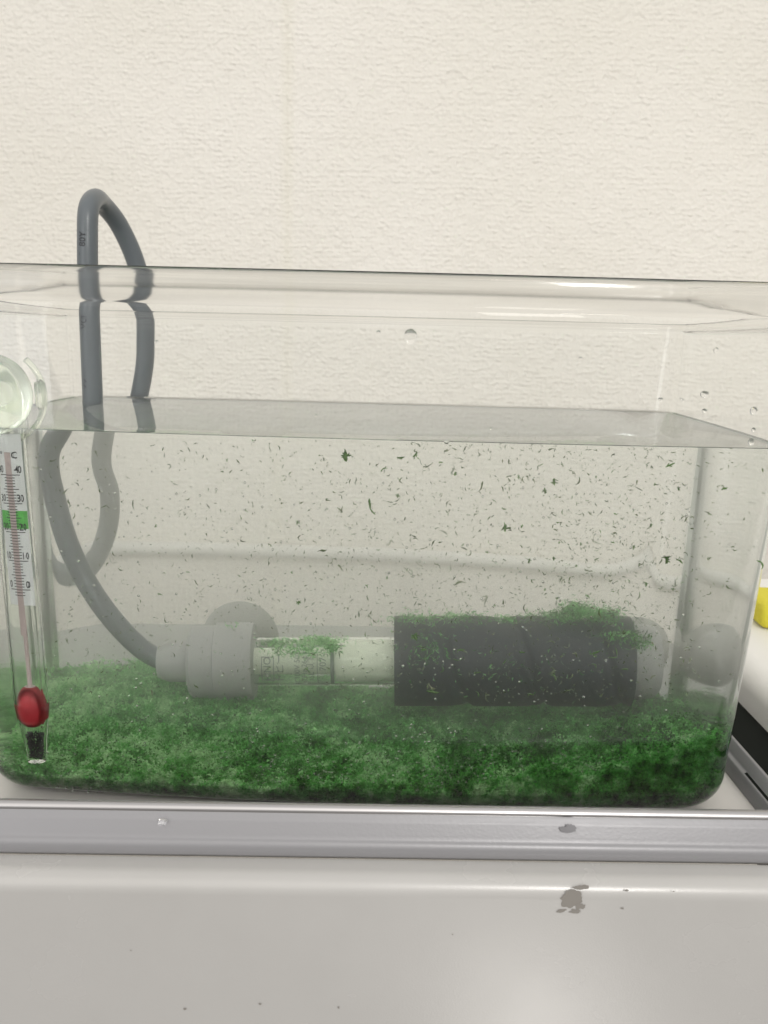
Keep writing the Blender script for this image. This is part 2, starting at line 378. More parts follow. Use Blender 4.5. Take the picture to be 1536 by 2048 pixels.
# ------------------------------------------------------------------ tank
TC = Vector((-.009, 0, 0)) + PN * .0785
ZB = .0030; ZW = .1478; TH = .0017
def half(z):
    t = z / .19
    return .1475 + .0062 * t, .0702 + .0032 * t
NSEG = 14; NC = 10; BOW = .0048
def loop(z, off):
    a, b = half(z); a += off; b += off; r = max(.002, .022 - .058 * min(z, .19) + off)
    pts = []
    def side_pts(p0, p1, nrm, bow):
        for k in range(NSEG):
            t = k / NSEG; s = 2 * t - 1
            pts.append((p0[0] + (p1[0] - p0[0]) * t + nrm[0] * bow * (1 - s * s), p0[1] + (p1[1] - p0[1]) * t + nrm[1] * bow * (1 - s * s)))
    def corner(cx, cy, a0):
        for k in range(NC):
            th = a0 + PI / 2 * k / NC; pts.append((cx + r * math.cos(th), cy + r * math.sin(th)))
    side_pts((-a + r, -b), (a - r, -b), (0, -1), BOW); corner(a - r, -b + r, -PI / 2)
    side_pts((a, -b + r), (a, b - r), (1, 0), .0012); corner(a - r, b - r, 0)
    side_pts((a - r, b), (-a + r, b), (0, 1), BOW * .7); corner(-a + r, b - r, PI / 2)
    side_pts((-a, b - r), (-a, -b + r), (-1, 0), .0012); corner(-a + r, -b + r, PI)
    return [(x, y, z) for x, y in pts]
def loft(name, levels, m, parent):
    V = []; Fc = []
    for lv in levels: V += loop(*lv)
    n = len(loop(0, 0)); k_ = len(levels)
    for i in range(k_ - 1):
        for k in range(n):
            k2 = (k + 1) % n; Fc.append((i * n + k, i * n + k2, (i + 1) * n + k2, (i + 1) * n + k))
    Fc.append(tuple(range(n))); Fc.append(tuple((k_ - 1) * n + k for k in range(n)))
    bm = bmesh.new(); vv_ = [bm.verts.new(v) for v in V]
    for f in Fc: bm.faces.new([vv_[i] for i in f])
    o = bmo(name, bm, m, parent); return sharp(o, 50)
RF = .0125
def fillet(z0, r, off):           # rounded foot of the wall
    return [(z0 + r * (1 - math.cos(t)), off - r * (1 - math.sin(t))) for t in [k * PI / 20 for k in range(11)]]
tank = empty('aquarium_tank', TC, YAW)
tag(tank, 'small clear plastic fish tank with thick rim standing on the cabinet', 'fish tank')
out = fillet(ZB, RF, 0) + [(.06, 0), (.12, 0), (.186, 0), (.1918, .0001), (.1924, .0007), (.1932, .0012), (.1950, .0017), (.1985, .0021), (.2015, .0019), (.2032, .0012), (.2040, .0002), (.2038, -.0008), (.2030, -.0014), (.2015, -TH), (.186, -TH), (.12, -TH), (.06, -TH)]
inn = [(z, o) for z, o in fillet(ZB + TH, RF - TH, -TH)][::-1]
tbd = loft('tank_body', out + inn, M_tank, tank); tbd.data.materials.append(M_rim)
for p_ in tbd.data.polygons:
    if min(tbd.data.vertices[i].co.z for i in p_.vertices) > .190: p_.material_index = 1
for sx in (-1, 1):
    for sy in (-1, 1):
        bm = bmesh.new(); bmesh.ops.create_cube(bm, size=1); bmesh.ops.scale(bm, vec=(.011, .009, .0026), verts=bm.verts[:])
        bmesh.ops.bevel(bm, geom=bm.edges[:], offset=.0007, segments=2, affect='EDGES')
        f_ = bmo('foot', bm, M_pad, tank, True); f_.location = (sx * .126, sy * .052, .0016)
# water
wl = fillet(ZB + TH * .5, RF - TH * .5, -TH * .5) + [(.06, -TH * .5), (.12, -TH * .5), (ZW + .0007, -TH * .5), (ZW + .0007, -TH * 1.08), (ZW + .00045, -TH * 1.1 - .0003), (ZW + .00025, -TH * 1.1 - .0009), (ZW + .00012, -TH - .0022), (ZW, -TH - .0045), (ZW, -.02)]
wo = loft('water', wl, M_water, None); wo.location = TC; wo.rotation_euler.z = YAW
tag(wo, 'slightly murky green water filling the clear tank', 'water', kind='structure')
def pane_off(z):                   # y of the inner face of the front pane at the middle, relative to pane plane PN-distance 0 (outer at rim)
    a, b = half(z); return .0785 - (b + BOW) + TH
def pane_at(px, py, inner=False):  # a point on the outer (or inner) face of the front pane
    d = pray(px, py); Rz = Matrix.Rotation(-YAW, 3, 'Z'); c = Rz @ (CAM - TC); dd = Rz @ d; k = .25
    for _ in range(12):
        p = c + dd * k; a, b = half(p.z); rc_ = .022 - .058 * min(max(p.z, 0), .19); s = max(-1, min(1, p.x / (a - rc_)))
        y = -(b + BOW * (1 - s * s)) + (TH if inner else 0)
        if abs(p.x) > a - rc_: q = min(1, (abs(p.x) - (a - rc_)) / rc_); y += rc_ * (1 - math.sqrt(max(0, 1 - q * q)))
        k = (y - c.y) / dd.y
    return (Matrix.Rotation(YAW, 3, 'Z') @ (c + dd * k)) + TC

# ------------------------------------------------------------------ heater
hY = .098
hL = inw(392, 1322, hY); hR = inw(1312, 1322, hY)
ax = (hR - hL).normalized()
ht = empty('aquarium_heater', hL)
tag(ht, 'submersible aquarium heater with black sleeve lying at the back of the tank', 'heater')
pos = lambda px, py=1322: (inw(px, py, hY) - hL).dot(ax)
def along(name, prof, m, parent, **k):
    o = lathe(name, prof, m, parent, **k); o.parent = parent
    z = ax; x = Vector((0, 0, 1)); x = (x - z * x.dot(z)).normalized(); y = z.cross(x)
    o.matrix_local = Matrix((x, y, z)).transposed().to_4x4(); return o
sc = lambda px: px * .378 / F          # photo pixels -> metres at the heater
x1, x2, x3, x4, x5 = pos(392), pos(512), pos(788), pos(1252), pos(1312)
rt = sc(50)
along('glass_tube', [(rt, x2 - .002), (rt, x3 + .004), (rt - .0011, x3 + .004), (rt - .0011, x2 - .002)], M_glass, ht, closed=True)
along('heater_core', [(.002, x2 - .004), (rt * .55, x2 - .003), (rt * .55, pos(700)), (.0035, pos(703)), (.0035, x3 - .001), (.001, x3)], M_core, ht)
core2 = along('ceramic_body', [(.001, pos(672)), (rt * .86, pos(673)), (rt * .86, x3 + .002), (.001, x3 + .003)], M_core, ht)
rc = sc(80)
cap = along('end_cap', [(.004, x1 - .002), (rc * .84, x1 - .0015), (rc * .92, x1), (rc * .93, x1 + .010), (rc, x1 + .0105), (rc, x2 - .001), (rc * .97, x2), (rt + .0002, x2)], M_cap, ht)
along('cap_collar', [(.004, pos(322)), (rc * .42, pos(322)), (rc * .52, pos(345)), (rc * .52, x1 - .0015), (.004, x1 - .0016)], M_cap, ht)
along('end_cap', [(.004, x4 - .003), (rc * .92, x4 - .003), (rc * .95, x4 + .002), (rc * .95, x5 - .006), (rc * .91, x5 - .003), (rc * .80, x5 - .0008), (.004, x5)], M_cap, ht)
# sleeve with a spiral groove
rs = sc(92); V = []; Fc = []; nz = 150; ns = 72
for i in range(nz + 1):
    z = x3 + (x4 - x3) * i / nz
    for k in range(ns):
        th = 2 * PI * k / ns; ph = ((z - x3) / .034 - th / (2 * PI)) % 1
        g = math.exp(-((ph - .5) / .06) ** 2); q = rs - .0017 * g - .0006 * math.exp(-((ph - .38) / .1) ** 2)
        V.append((q * math.cos(th), q * math.sin(th), z))
for i in range(nz):
    for k in range(ns):
        k2 = (k + 1) % ns; Fc.append((i * ns + k, i * ns + k2, (i + 1) * ns + k2, (i + 1) * ns + k))
Fc.append(tuple(range(ns))[::-1]); Fc.append(tuple(nz * ns + k for k in range(ns)))
sl = pyd('sleeve', V, Fc, M_sleeve, ht); sharp(sl, 60)
sl.matrix_local = Matrix(((Vector((0, 0, 1)) - ax * ax.z).normalized(), ax.cross((Vector((0, 0, 1)) - ax * ax.z).normalized()), ax)).transposed().to_4x4()
# lettering round the glass tube
up_ = (Vector((0, 0, 1)) - ax * ax.z).normalized(); bk = ax.cross(up_)     # bk: towards +/-y
toward = -bk if bk.y > 0 else bk
def label_text(name, s, size, px, mid_py, m=M_ink2, stretch=1.0):
    V, Fc = text_mesh(s, size); a0 = (1322 - mid_py) / 50.0
    out_ = []; X = pos(px)
    for vx, vy, _ in V:      # text runs upward round the tube, tops of letters to the left
        th = math.asin(max(-.95, min(.95, a0))) + vx * stretch / rt; q = rt + .00012
        out_.append(ax * (X - vy) + up_ * (math.sin(th) * q) + toward * (math.cos(th) * q))
    return pyd(name, out_, Fc, m, ht)
label_text('brand_lettering', 'HINO', .0046, 542, 1326)
label_text('name_lettering', 'オートヒーター', .0050, 566, 1325, stretch=1.0)
label_text('rating_lettering', 'AC100V 50W', .0034, 600, 1325)
label_text('rating_lettering', '50/60Hz 26±1℃', .0034, 614, 1325)
label_text('rating_lettering', '15L 以下', .0034, 627, 1325)
label_text('number_lettering', '707', .0042, 650, 1315)
def patch(name, pxa, pxb, pya, pyb, m, q=.0001):
    V = []; n = 10
    for i in range(n + 1):
        th = math.asin(max(-.98, min(.98, (1322 - (pya + (pyb - pya) * i / n)) / 50.)))
        for X in (pos(pxa), pos(pxb)): V.append(ax * X + up_ * (math.sin(th) * (rt + q)) + toward * (math.cos(th) * (rt + q)))
    return pyd(name, V, [(2 * i, 2 * i + 1, 2 * i + 3, 2 * i + 2) for i in range(n)], m, ht)
for a, b_, c_, d_ in [(530, 531.4, 1300, 1352), (553, 554.4, 1300, 1352), (531.4, 553, 1300, 1301.5), (531.4, 553, 1350.5, 1352), (664, 671, 1285, 1360), (580, 638, 1293, 1294.5), (638, 639.2, 1293, 1360)]:
    patch('label_frame', a, b_, c_, d_, M_ink2)
# suction cups behind the two caps, stuck to the back pane
def cup(px, py, rad):
    c = inw(px, py, .136); o = empty('suction_cup', c)
    a = lathe('cup_disc', [(.001, .0062), (rad, .0058), (rad * 1.02, .0050), (rad * .93, .0010), (rad * .72, -.0035), (rad * .42, -.0062), (.0045, -.0075), (.0045, -.012), (.001, -.0122)], M_cup, None, seg=40)
    V = [tuple(v.co) for v in a.data.vertices]; bpy.data.objects.remove(o); a.name = 'suction_cup'
    orient(a, c, PN, (1, 0, 0)); a.parent = None
    st = a; Mi = a.matrix_world.inverted(); a.parent = ht; a.matrix_local = Matrix.Translation(-hL) @ a.matrix_world
    # clip ring round the cap
    return a
bpy.context.view_layer.update()
cup(482, 1278, sc(76) * 1.06); cup(1268, 1300, sc(66) * 1.06)
# cable
rcb = .0047
seq = [inw(345, 1327, .098), inw(290, 1298, .097), inw(232, 1240, .097), inw(180, 1165, .100), inw(140, 1080, .104), inw(114, 985, .111), inw(104, 935, .113), inw(107, 895, .1155)]
seq += [at(180, 840, .1168), at(185, 822, .1172), at(186, 795, .1175), at(184, 740, .118), at(180, 640, .119), at(176, 560, .120), at(175, 480, .121), at(177, 420, .124), at(190, 398, .136), at(205, 408, .150)]
seq += [at(238, 450, .162), at(270, 520, .168), at(289, 600, .170), at(292, 680, .170), at(288, 745, .170)]
seq += [behind(216, 905, .172), behind(232, 980, .172), behind(229, 1050, .175), behind(205, 1115, .182), behind(165, 1158, .19), behind(118, 1162, .20), behind(88, 1135, .21), behind(40, 1080, .22)]
cb = tube('power_cable', [p - hL for p in seq], rcb, M_cable, ht, seg=24, sub=10)
def cable_text(s, size, px, py, Y):
    c = at(px, py, Y); V, Fc = text_mesh(s, size); dn = (at(px, py - 30, Y) - c).normalized(); out_ = []
    rt_ = Vector((1, 0, 0)); rt_ = (rt_ - dn * rt_.dot(dn)).normalized(); fr_ = dn.cross(rt_)
    if fr_.y > 0: fr_ = -fr_
    for vx, vy, _ in V:
        th = -vy / rcb - .1; out_.append(c + dn * vx + rt_ * (math.sin(th) * (rcb + .00012)) + fr_ * (math.cos(th) * (rcb + .00012)) - hL)
    return pyd('cable_print', out_, Fc, M_ink3, ht)
cable_text('KK', .0042, 183, 765, .118); cable_text('VCTF', .0042, 177, 635, .119); cable_text('P  80Y', .0042, 174, 490, .1208)

# ------------------------------------------------------------------ thermometer at the front left
tY = .0115
T1 = inw(10, 850, tY); T0 = inw(70, 1530, tY)
tz = (T1 - T0).normalized(); TL = (T1 - T0).length + .022
thm = empty('thermometer', T0)
tag(thm, 'glass thermometer with green comfort band and red bulb at the left edge', 'thermometer')
toC = (Vector((CAM.x, CAM.y, 0)) - Vector((T0.x, T0.y, 0))).normalized()
tf = Vector((-.30, -1, 0)); tf = (tf - tz * tf.dot(tz)).normalized(); tx = tz.cross(tf) * -1
if tx.x < 0: tx = -tx
MT = Matrix((tx, -tf, tz)).transposed().to_4x4()
def tz_of(py): return (inw(10 + (py - 850) * 60 / 680, py, tY) - T0).dot(tz)
RT = .0066
g = lathe('glass_tube', [(.0004, .0), (.0035, .0006), (.0040, .0022), (.0046, .010), (RT * .9, .0185), (RT, .024), (RT, TL - .012), (RT * .8, TL - .006), (.003, TL - .002), (.0004, TL),
                     (.0004, TL - .0012), (.0024, TL - .003), (RT * .7, TL - .007), (RT - .0008, TL - .0125), (RT - .0008, .0242), (RT * .9 - .0008, .0190), (.0038, .0103), (.0032, .003), (.0004, .0016)], M_glass, thm, seg=48, closed=True)
g.matrix_local = MT.copy()
za, zb_ = tz_of(1452), tz_of(1375)
rb = lathe('red_bulb', [(.0004, za - .0012), (.0028, za - .0006), (.0045, za + .0010), (.0055, za + .0032), (.0059, za + .0060), (.0058, za + .0088), (.0052, za + .0112), (.0044, za + .0130), (.0034, za + .0145), (.0022, za + .0154), (.0009, za + .0158), (.0008, za + .03), (.0008, tz_of(940)), (.0001, tz_of(939))], M_red2, thm)
rb.data.materials.append(M_red)
for p_ in rb.data.polygons:
    if sum(rb.data.vertices[i].co.z for i in p_.vertices) / len(p_.vertices) < za + .0156: p_.material_index = 1
rb.matrix_local = MT.copy(); sharp(rb, 85)
# ballast grains
bm = bmesh.new(); rg = random.Random(3)
for _ in range(420):
    z = rg.uniform(.0022, .0125); rmax = .0027 + (z - .002) / .0105 * .0009; th = rg.uniform(0, 2 * PI); q = rmax * rg.uniform(.55, 1)
    mm = Matrix.Translation((q * math.cos(th), q * math.sin(th), z)) @ Matrix.Diagonal((*[rg.uniform(.00034, .0005)] * 3, 1))
    bmesh.ops.create_icosphere(bm, subdivisions=1, radius=1, matrix=mm)
bl = bmo('ballast', bm, M_shot, thm); bl.matrix_local = MT.copy(); bl['kind'] = 'stuff'
z_top, z_bot = tz_of(868), tz_of(1212)
def card_pt(u, z, q=0): return (u, -(math.sqrt(max(0, (RT * 1.25) ** 2 - u * u)) - RT * .68) * .55 - q + .0012, z)
def card(name, u0, u1, z0, z1, m, q=0, n=8):
    V = [card_pt(u0 + (u1 - u0) * i / n, z, q) for i in range(n + 1) for z in (z0, z1)]
    o = pyd(name, V, [(2 * i, 2 * i + 2, 2 * i + 3, 2 * i + 1) for i in range(n)], m, thm); o.matrix_local = MT.copy(); return o
WU = .0053
card('scale_card', -WU, WU, z_bot, z_top, M_paper)
card('green_band', -WU, WU, tz_of(1058), tz_of(1022), M_green, .00006)
card('capillary', -.0013, .0013, z_bot - .012, tz_of(905), M_red2, .00010)
zt = lambda t: tz_of(950 + (40 - t) * 5.76)
V = []; Fc = []
def bar(u0, u1, z, hgt, q=.00016):
    n = 3; b0 = len(V)
    for i in range(n + 1):
        u = u0 + (u1 - u0) * i / n
        V.append(card_pt(u, z - hgt / 2, q)); V.append(card_pt(u, z + hgt / 2, q))
    for i in range(n): Fc.append((b0 + 2 * i, b0 + 2 * i + 2, b0 + 2 * i + 3, b0 + 2 * i + 1))
for t in range(-2, 41):
    L2 = .0040 if t % 10 == 0 else (.0031 if t % 5 == 0 else .0022)
    bar(-L2 * .95, -.0012, zt(t), .00030); bar(-.0011, .0011, zt(t) - .0001, .00026); bar(.0012, L2, zt(t), .00030)
o = pyd('scale_marks', V, Fc, M_ink, thm); o.matrix_local = MT.copy()
for t in (40, 30, 20, 10, 0):
    for s_ in (-1, 1):
        V, Fc2 = text_mesh(str(t), .0037, off=.00006)
        V2 = [card_pt(v_[0] * .66 + s_ * .0035, v_[1] + zt(t) + .0019, .00018) for v_ in V]
        o = pyd('numeral', V2, Fc2, M_ink, thm); o.matrix_local = MT.copy()
for s_, ch in ((-1, '°'), (1, 'C')):
    V, Fc2 = text_mesh(ch, .0034, off=.00005); o = pyd('unit_letter', [card_pt(v_[0] * .9 + s_ * .0026, v_[1] + tz_of(911), .00018) for v_ in V], Fc2, M_ink, thm); o.matrix_local = MT.copy()
# suction cup holding it
sc_ = empty('suction_cup', (0, 0, 0)); bpy.data.objects.remove(sc_)
cpos = pane_at(-14, 788, True) + PN * .0004
cupo = lathe('suction_cup', [(.0005, .0), (.0133, .0), (.0139, .0006), (.0135, .0014), (.0115, .0034), (.0070, .0060), (.0048, .0072), (.0042, .0095), (.0060, .0110), (.0062, .0135), (.0030, .0150), (.0005, .0152)], M_sil, None, seg=56)
orient(cupo, cpos, PN, (1, 0, 0))
cupo.rotation_mode = 'QUATERNION'
# holder ring + tab round the thermometer top
tag(cupo, 'clear silicone suction cup stuck to the front pane above the thermometer', 'suction cup')
def ring(name, c, rx, rz, rtube, m, parent, a0=0, a1=2 * PI, n=24):
    P = [Vector((c[0] + rx * math.cos(a0 + (a1 - a0) * k / n), c[1] + rz * math.sin(a0 + (a1 - a0) * k / n), c[2])) for k in range(n + 1)]
    return tube(name, P, rtube, m, parent, seg=10, sub=2)
ring('holder_band', (0, .001, .006), .0155, .0165, .0011, M_sil, cupo, -.9, PI * .8)
bm = bmesh.new(); bmesh.ops.create_cube(bm, size=1); bmesh.ops.scale(bm, vec=(.0030, .0105, .0045), verts=bm.verts[:]); bmesh.ops.bevel(bm, geom=bm.edges[:], offset=.0010, segments=3, affect='EDGES')
tb = bmo('pull_tab', bm, M_sil, cupo, True); tb.location = (.0152, .0, .0035)

# ------------------------------------------------------------------ moss
ZF = ZB + TH
RzI = np.array(Matrix.Rotation(YAW, 3, 'Z'))
def world(P): return P @ RzI.T + np.array(TC)
def hgt(x, y):       # local coordinates in the tank, moss depth above the floor
    A, Bb = .148, .072
    u = x / A; v_ = (y + Bb) / (2 * Bb)
    h_ = .0058 + .0016 * np.sin(x * 90 + y * 60) + .0014 * np.sin(x * 210 - y * 150 + 1) + .0013 * np.sin(x * 520 + 2 * np.sin(y * 300)) * np.sin(y * 610 + 1.7 * np.sin(x * 270)) + .0008 * np.sin(x * 1100 + y * 500) * np.sin(y * 1300 - x * 700)
    h_ = h_ + .011 * np.exp(-((u + .75) / .45) ** 2) * np.clip(v_ * 1.6, 0, 1)
    h_ = h_ + .008 * np.exp(-((u + .15) / .5) ** 2) * np.exp(-((v_ - .35) / .3) ** 2)
    h_ = h_ + .017 * np.clip((u - .05) / .85, 0, 1) ** 1.1 * np.exp(-((v_ - .12) / .42) ** 2)
    h_ = h_ + .005 * np.exp(-((u - .9) / .25) ** 2)
    return np.maximum(h_, .003)
A0, B0 = half(.02); A0 -= TH; B0 -= TH; RI = RF - TH
def extent(x, y):      # distance from the inner wall at (x, y), local
    s_ = np.clip(x / (A0 - .02), -1, 1); yb = B0 + BOW * (1 - s_ ** 2) * np.where(y < 0, 1, .7)
    dx = A0 - np.abs(x); dy = yb - np.abs(y); rc_ = .019
    cx = np.maximum(rc_ - dx, 0); cy2 = np.maximum(rc_ - dy, 0)
    return np.where((cx > 0) & (cy2 > 0), rc_ - np.hypot(cx, cy2), np.minimum(dx, dy))
def zmin(d):           # height of the rounded floor edge at distance d from the wall
    q = np.clip(RI - d, 0, RI); return ZF + RI - np.sqrt(np.maximum(RI ** 2 - q ** 2, 0))
nx_, ny_ = 190, 100
gx, gy = np.meshgrid(np.linspace(-1, 1, nx_), np.linspace(-1, 1, ny_), indexing='ij')
ex = gx * (A0 - .0012) * np.sqrt(1 - .10 * gy ** 10); ey = gy * (B0 - .0012) * np.sqrt(1 - .16 * gx ** 10); ey = ey * (1 + BOW / B0 * (1 - gx ** 2) * np.where(gy < 0, 1, .7))
dw = extent(ex, ey); top = ZF + hgt(ex, ey) * .86
hz = np.maximum(top, zmin(np.maximum(dw, 0)) + .0006) + rng.normal(0, .0005, ex.shape)
P = world(np.stack([ex, ey, hz], -1).reshape(-1, 3))
Fc = [(i * ny_ + j, (i + 1) * ny_ + j, (i + 1) * ny_ + j + 1, i * ny_ + j + 1) for i in range(nx_ - 1) for j in range(ny_ - 1)]
# skirt down the side of the heap, just inside the wall
rim_i = [i * ny_ for i in range(nx_)] + [(nx_ - 1) * ny_ + j for j in range(1, ny_)] + [i * ny_ + ny_ - 1 for i in range(nx_ - 2, -1, -1)] + [j for j in range(ny_ - 2, 0, -1)]
loc = np.stack([ex, ey, hz], -1).reshape(-1, 3)[rim_i]; nr_ = len(rim_i); rows = [rim_i]; extra = []
for k in range(1, 7):
    t = k / 6; q_ = loc.copy(); zz_ = loc[:, 2] + (ZF + .0008 - loc[:, 2]) * t; q_[:, 2] = zz_
    inset = np.where(zz_ < ZF + RI, RI - np.sqrt(np.maximum(RI ** 2 - (ZF + RI - zz_) ** 2, 0)), 0)
    ctr = np.hypot(q_[:, 0], q_[:, 1]); sgx = np.clip(q_[:, 0] / A0, -1, 1); sgy = np.clip(q_[:, 1] / B0, -1, 1)
    q_[:, 0] -= inset * np.sign(sgx) * np.abs(sgx) ** 12; q_[:, 1] -= inset * np.sign(sgy) * np.abs(sgy) ** 6
    q_[:, :2] += rng.normal(0, .0002, (nr_, 2)); rows.append(list(range(len(P) + len(extra) * nr_, len(P) + (len(extra) + 1) * nr_))); extra.append(world(q_))
P = np.concatenate([P] + extra)
for a_, b2 in zip(rows[:-1], rows[1:]):
    for k in range(nr_): k2 = (k + 1) % nr_; Fc.append((a_[k], a_[k2], b2[k2], b2[k]))
mb = pyd('moss_bed', P, Fc, M_bed, None, True)
tag(mb, 'dense dark green moss layer covering the tank floor', 'moss', kind='stuff')
NM = 150000
x = rng.uniform(-A0, A0, NM * 2); y = rng.uniform(-B0 - BOW, B0 + BOW, NM * 2)
# more of it right behind the front pane
fr_ = rng.uniform(0, 1, NM * 2) < .40; yfront = -(B0 + BOW * (1 - np.clip(x / (A0 - .02), -1, 1) ** 2)) + rng.uniform(.0004, .005, NM * 2)
y = np.where(fr_, yfront, y); dw = extent(x, y); k = dw > .0004
x, y, fr_, dw = x[k], y[k], fr_[k], dw[k]; hh = hgt(x, y)
u_ = rng.uniform(0, 1, len(x)); zz = ZF + hh * np.where(fr_, u_ * 1.05, rng.beta(4, 1.4, len(x)) * 1.12) + rng.exponential(.0006, len(x))
zlo = zmin(dw) + .0004; k = zz > zlo - .004; x, y, zz, zlo = x[k], y[k], zz[k], zlo[k]; zz = np.maximum(zz, zlo)
P = world(np.stack([x, y, zz], -1)); n = len(P)
ms = ribbons('moss_leaves', P, rng.uniform(.0007, .0019, n), rng.uniform(.0005, .0013, n), M_moss, None, K=4, curl=1.5)
tag(ms, 'loose mass of bright green moss leaflets piled over the tank floor', 'moss', kind='stuff')
# tufts on the sleeve, cap and tube
PT = []
for px, py, sx, sy, k in [(830, 1240, 40, 14, 500), (920, 1236, 40, 12, 420), (1010, 1240, 40, 9, 300), (1100, 1236, 45, 14, 600), (1150, 1222, 28, 16, 900), (1200, 1232, 35, 16, 900), (1235, 1262, 30, 22, 700), (1275, 1280, 22, 14, 260),
                          (560, 1285, 30, 8, 200), (640, 1282, 40, 10, 420), (665, 1292, 12, 12, 160), (470, 1252, 22, 8, 40), (600, 1300, 45, 14, 200), (850, 1290, 45, 35, 180), (1010, 1330, 180, 60, 90)]:
    for _ in range(k):
        x_ = rng.normal(px, sx * .6); y_ = rng.normal(py, sy * .55)
        PT.append(inw(x_, y_, hY + rng.normal(-.012 if y_ > 1262 else 0, .006) - (.018 if y_ > 1290 else 0)))
PT = np.array([tuple(p) for p in PT]); n = len(PT)
tag(ribbons('moss_tufts', PT, rng.uniform(.0010, .0032, n), rng.uniform(.0003, .0007, n), M_moss, None, K=4, curl=1.3), 'green moss tufts caught along the top of the heater', 'moss', kind='stuff')
# drifting debris
PT = []
n = 4400
while len(PT) < n:
    px = rng.uniform(60, 1530); py = rng.uniform(880, 1400)
    dens = .30 + .70 * np.clip((px - 250) / 900, 0, 1) if px < 1390 else .45
    if rng.uniform() > dens: continue
    Y = .004 + .142 * rng.uniform() ** 1.1
    p = inw(px, py, Y)
    if p.z > ZW - .0015 or p.z < .03: continue
    lp = Matrix.Rotation(-YAW, 3, 'Z') @ (p - TC)
    if abs(lp.x) > .143: continue
    PT.append(p)
PT = np.array([tuple(p) for p in PT])
n = len(PT); sz = np.exp(rng.normal(0, .5, n))
tag(ribbons('moss_debris', PT, .00115 * sz, .00037 * sz ** .6, M_bits, None, K=6, curl=1.4), 'countless tiny olive moss specks drifting all through the water', 'debris', kind='stuff')
# sprigs that can be told apart
def sprig(px, py, Y, length, kindf, seed):
    rg = random.Random(seed); c = inw(px, py, Y); s_ = (CAM - c).length / F * .93; L3 = length * s_ * .78; V = []; Fc = []
    def strand(p0, ang, ln, wd, cv, nseg=7):
        b0 = len(V); a = ang; p = Vector(p0)
        for i in range(nseg + 1):
            t = i / nseg; ww = wd * (math.sin(PI * (.12 + .83 * t)) ** .7) * rg.uniform(.7, 1.25)
            dr = Vector((math.cos(a), math.sin(a))); nr = Vector((-dr.y, dr.x)); z = rg.uniform(-.15, .15) * wd
            for s4, dz in ((-1, 0), (0, .5 * ww), (1, 0)):
                V.append((p.x + nr.x * ww * s4 * .5, z + dz - .2 * t * ln, p.y + nr.y * ww * s4 * .5))
            V.append((p.x, z - .5 * ww - .2 * t * ln, p.y))
            p = p + dr * (ln / nseg); a += cv / nseg + rg.uniform(-.25, .25)
        for i in range(nseg):
            for k in range(4):
                o4 = [0, 1, 2, 3]; a_ = b0 + i * 4 + k; b2 = b0 + i * 4 + (k + 1) % 4
                Fc.append((a_, b2, b2 + 4, a_ + 4))
    if kindf == 'worm': strand((0, 0), rg.uniform(0, 6.28), L3, L3 * .15, rg.uniform(-2.2, 2.2), 9)
    elif kindf == 'hook': strand((-.1 * L3, .45 * L3), -1.75, L3 * .55, L3 * .15, .9, 6); strand((-.1 * L3, -.05 * L3), -1.1, L3 * .6, L3 * .1, 1.2, 6)
    elif kindf == 'star':
        for k in range(9): strand((rg.uniform(-.1, .1) * L3, rg.uniform(-.2, .2) * L3), rg.uniform(0, 6.28), L3 * rg.uniform(.3, .6), L3 * .13, rg.uniform(-1, 1), 5)
        strand((0, .35 * L3), -1.6, L3 * .8, L3 * .35, 0, 5)
    else:
        strand((-.4 * L3, 0), rg.uniform(-.6, .6), L3, L3 * .22, rg.uniform(-1, 1), 7)
        for k in range(3): strand((rg.uniform(-.3, .3) * L3, rg.uniform(-.08, .08) * L3), rg.uniform(0, 6.28), L3 * .35, L3 * .12, rg.uniform(-1, 1), 4)
    o = pyd('moss_sprig', V, Fc, M_frag, None, True); o.location = c; return o
special = [(691, 912, .004, 34, 'star', 'spiky green moss sprig just under the waterline left of centre'),
    (742, 1012, .006, 46, 'hook', 'long hooked green moss strand hanging below the spiky sprig'),
    (832, 914, .006, 22, 'bush', 'short bright green moss sprig touching the waterline at centre'),
    (800, 914, .008, 22, 'bush', 'thin branching moss sprig touching the waterline left of the bright green one'),
    (762, 944, .014, 24, 'worm', 'plump green moss strand curving down below the waterline at centre'),
    (1342, 933, .004, 22, 'bush', 'dark green leaf shaped sprig under the waterline near the right corner'),
    (1450, 980, .004, 16, 'bush', 'small dark forked sprig seen right of the grey corner edge'),
    (1361, 1121, .006, 20, 'bush', 'dark stubby moss sprig beside the pale vertical streak near the right corner'),
    (1336, 1121, .006, 24, 'star', 'dark branching moss sprig left of the stubby one near the right corner'),
    (615, 1338, .006, 20, 'bush', 'vivid green sprig in front of the heater lettering'),
    (830, 1274, .010, 26, 'star', 'yellow green tangled sprig in front of the black sleeve upper left'),
    (866, 1384, .012, 30, 'bush', 'long pale sprig in front of the lower part of the black sleeve'),
    (1107, 962, .030, 22, 'star', 'blurred green moss clump below the waterline right of centre'),
    (1088, 980, .034, 18, 'star', 'blurred green moss clump lowest of the upper right cluster'),
    (1010, 1055, .02, 24, 'star', 'small green star shaped sprig above the middle of the black sleeve'),
    (1516, 1123, .004, 30, 'worm', 'dark horizontal moss strand lying against the right edge of the tank')]
for i, (px, py, Y, ln, kf, lb) in enumerate(special):
    tag(sprig(px, py, Y, ln, kf, i), lb, 'moss sprig', 'moss sprigs drifting in the water')
spots = []
rg = random.Random(11)
while len(spots) < 70:
    px = rg.uniform(300, 1400) if rg.random() < .3 else rg.triangular(850, 1390, 1200); py = rg.uniform(905, 1215)
    if all((px - a) ** 2 + (py - b_) ** 2 > 26 ** 2 for a, b_ in spots + [(s[0], s[1]) for s in special]): spots.append((px, py))
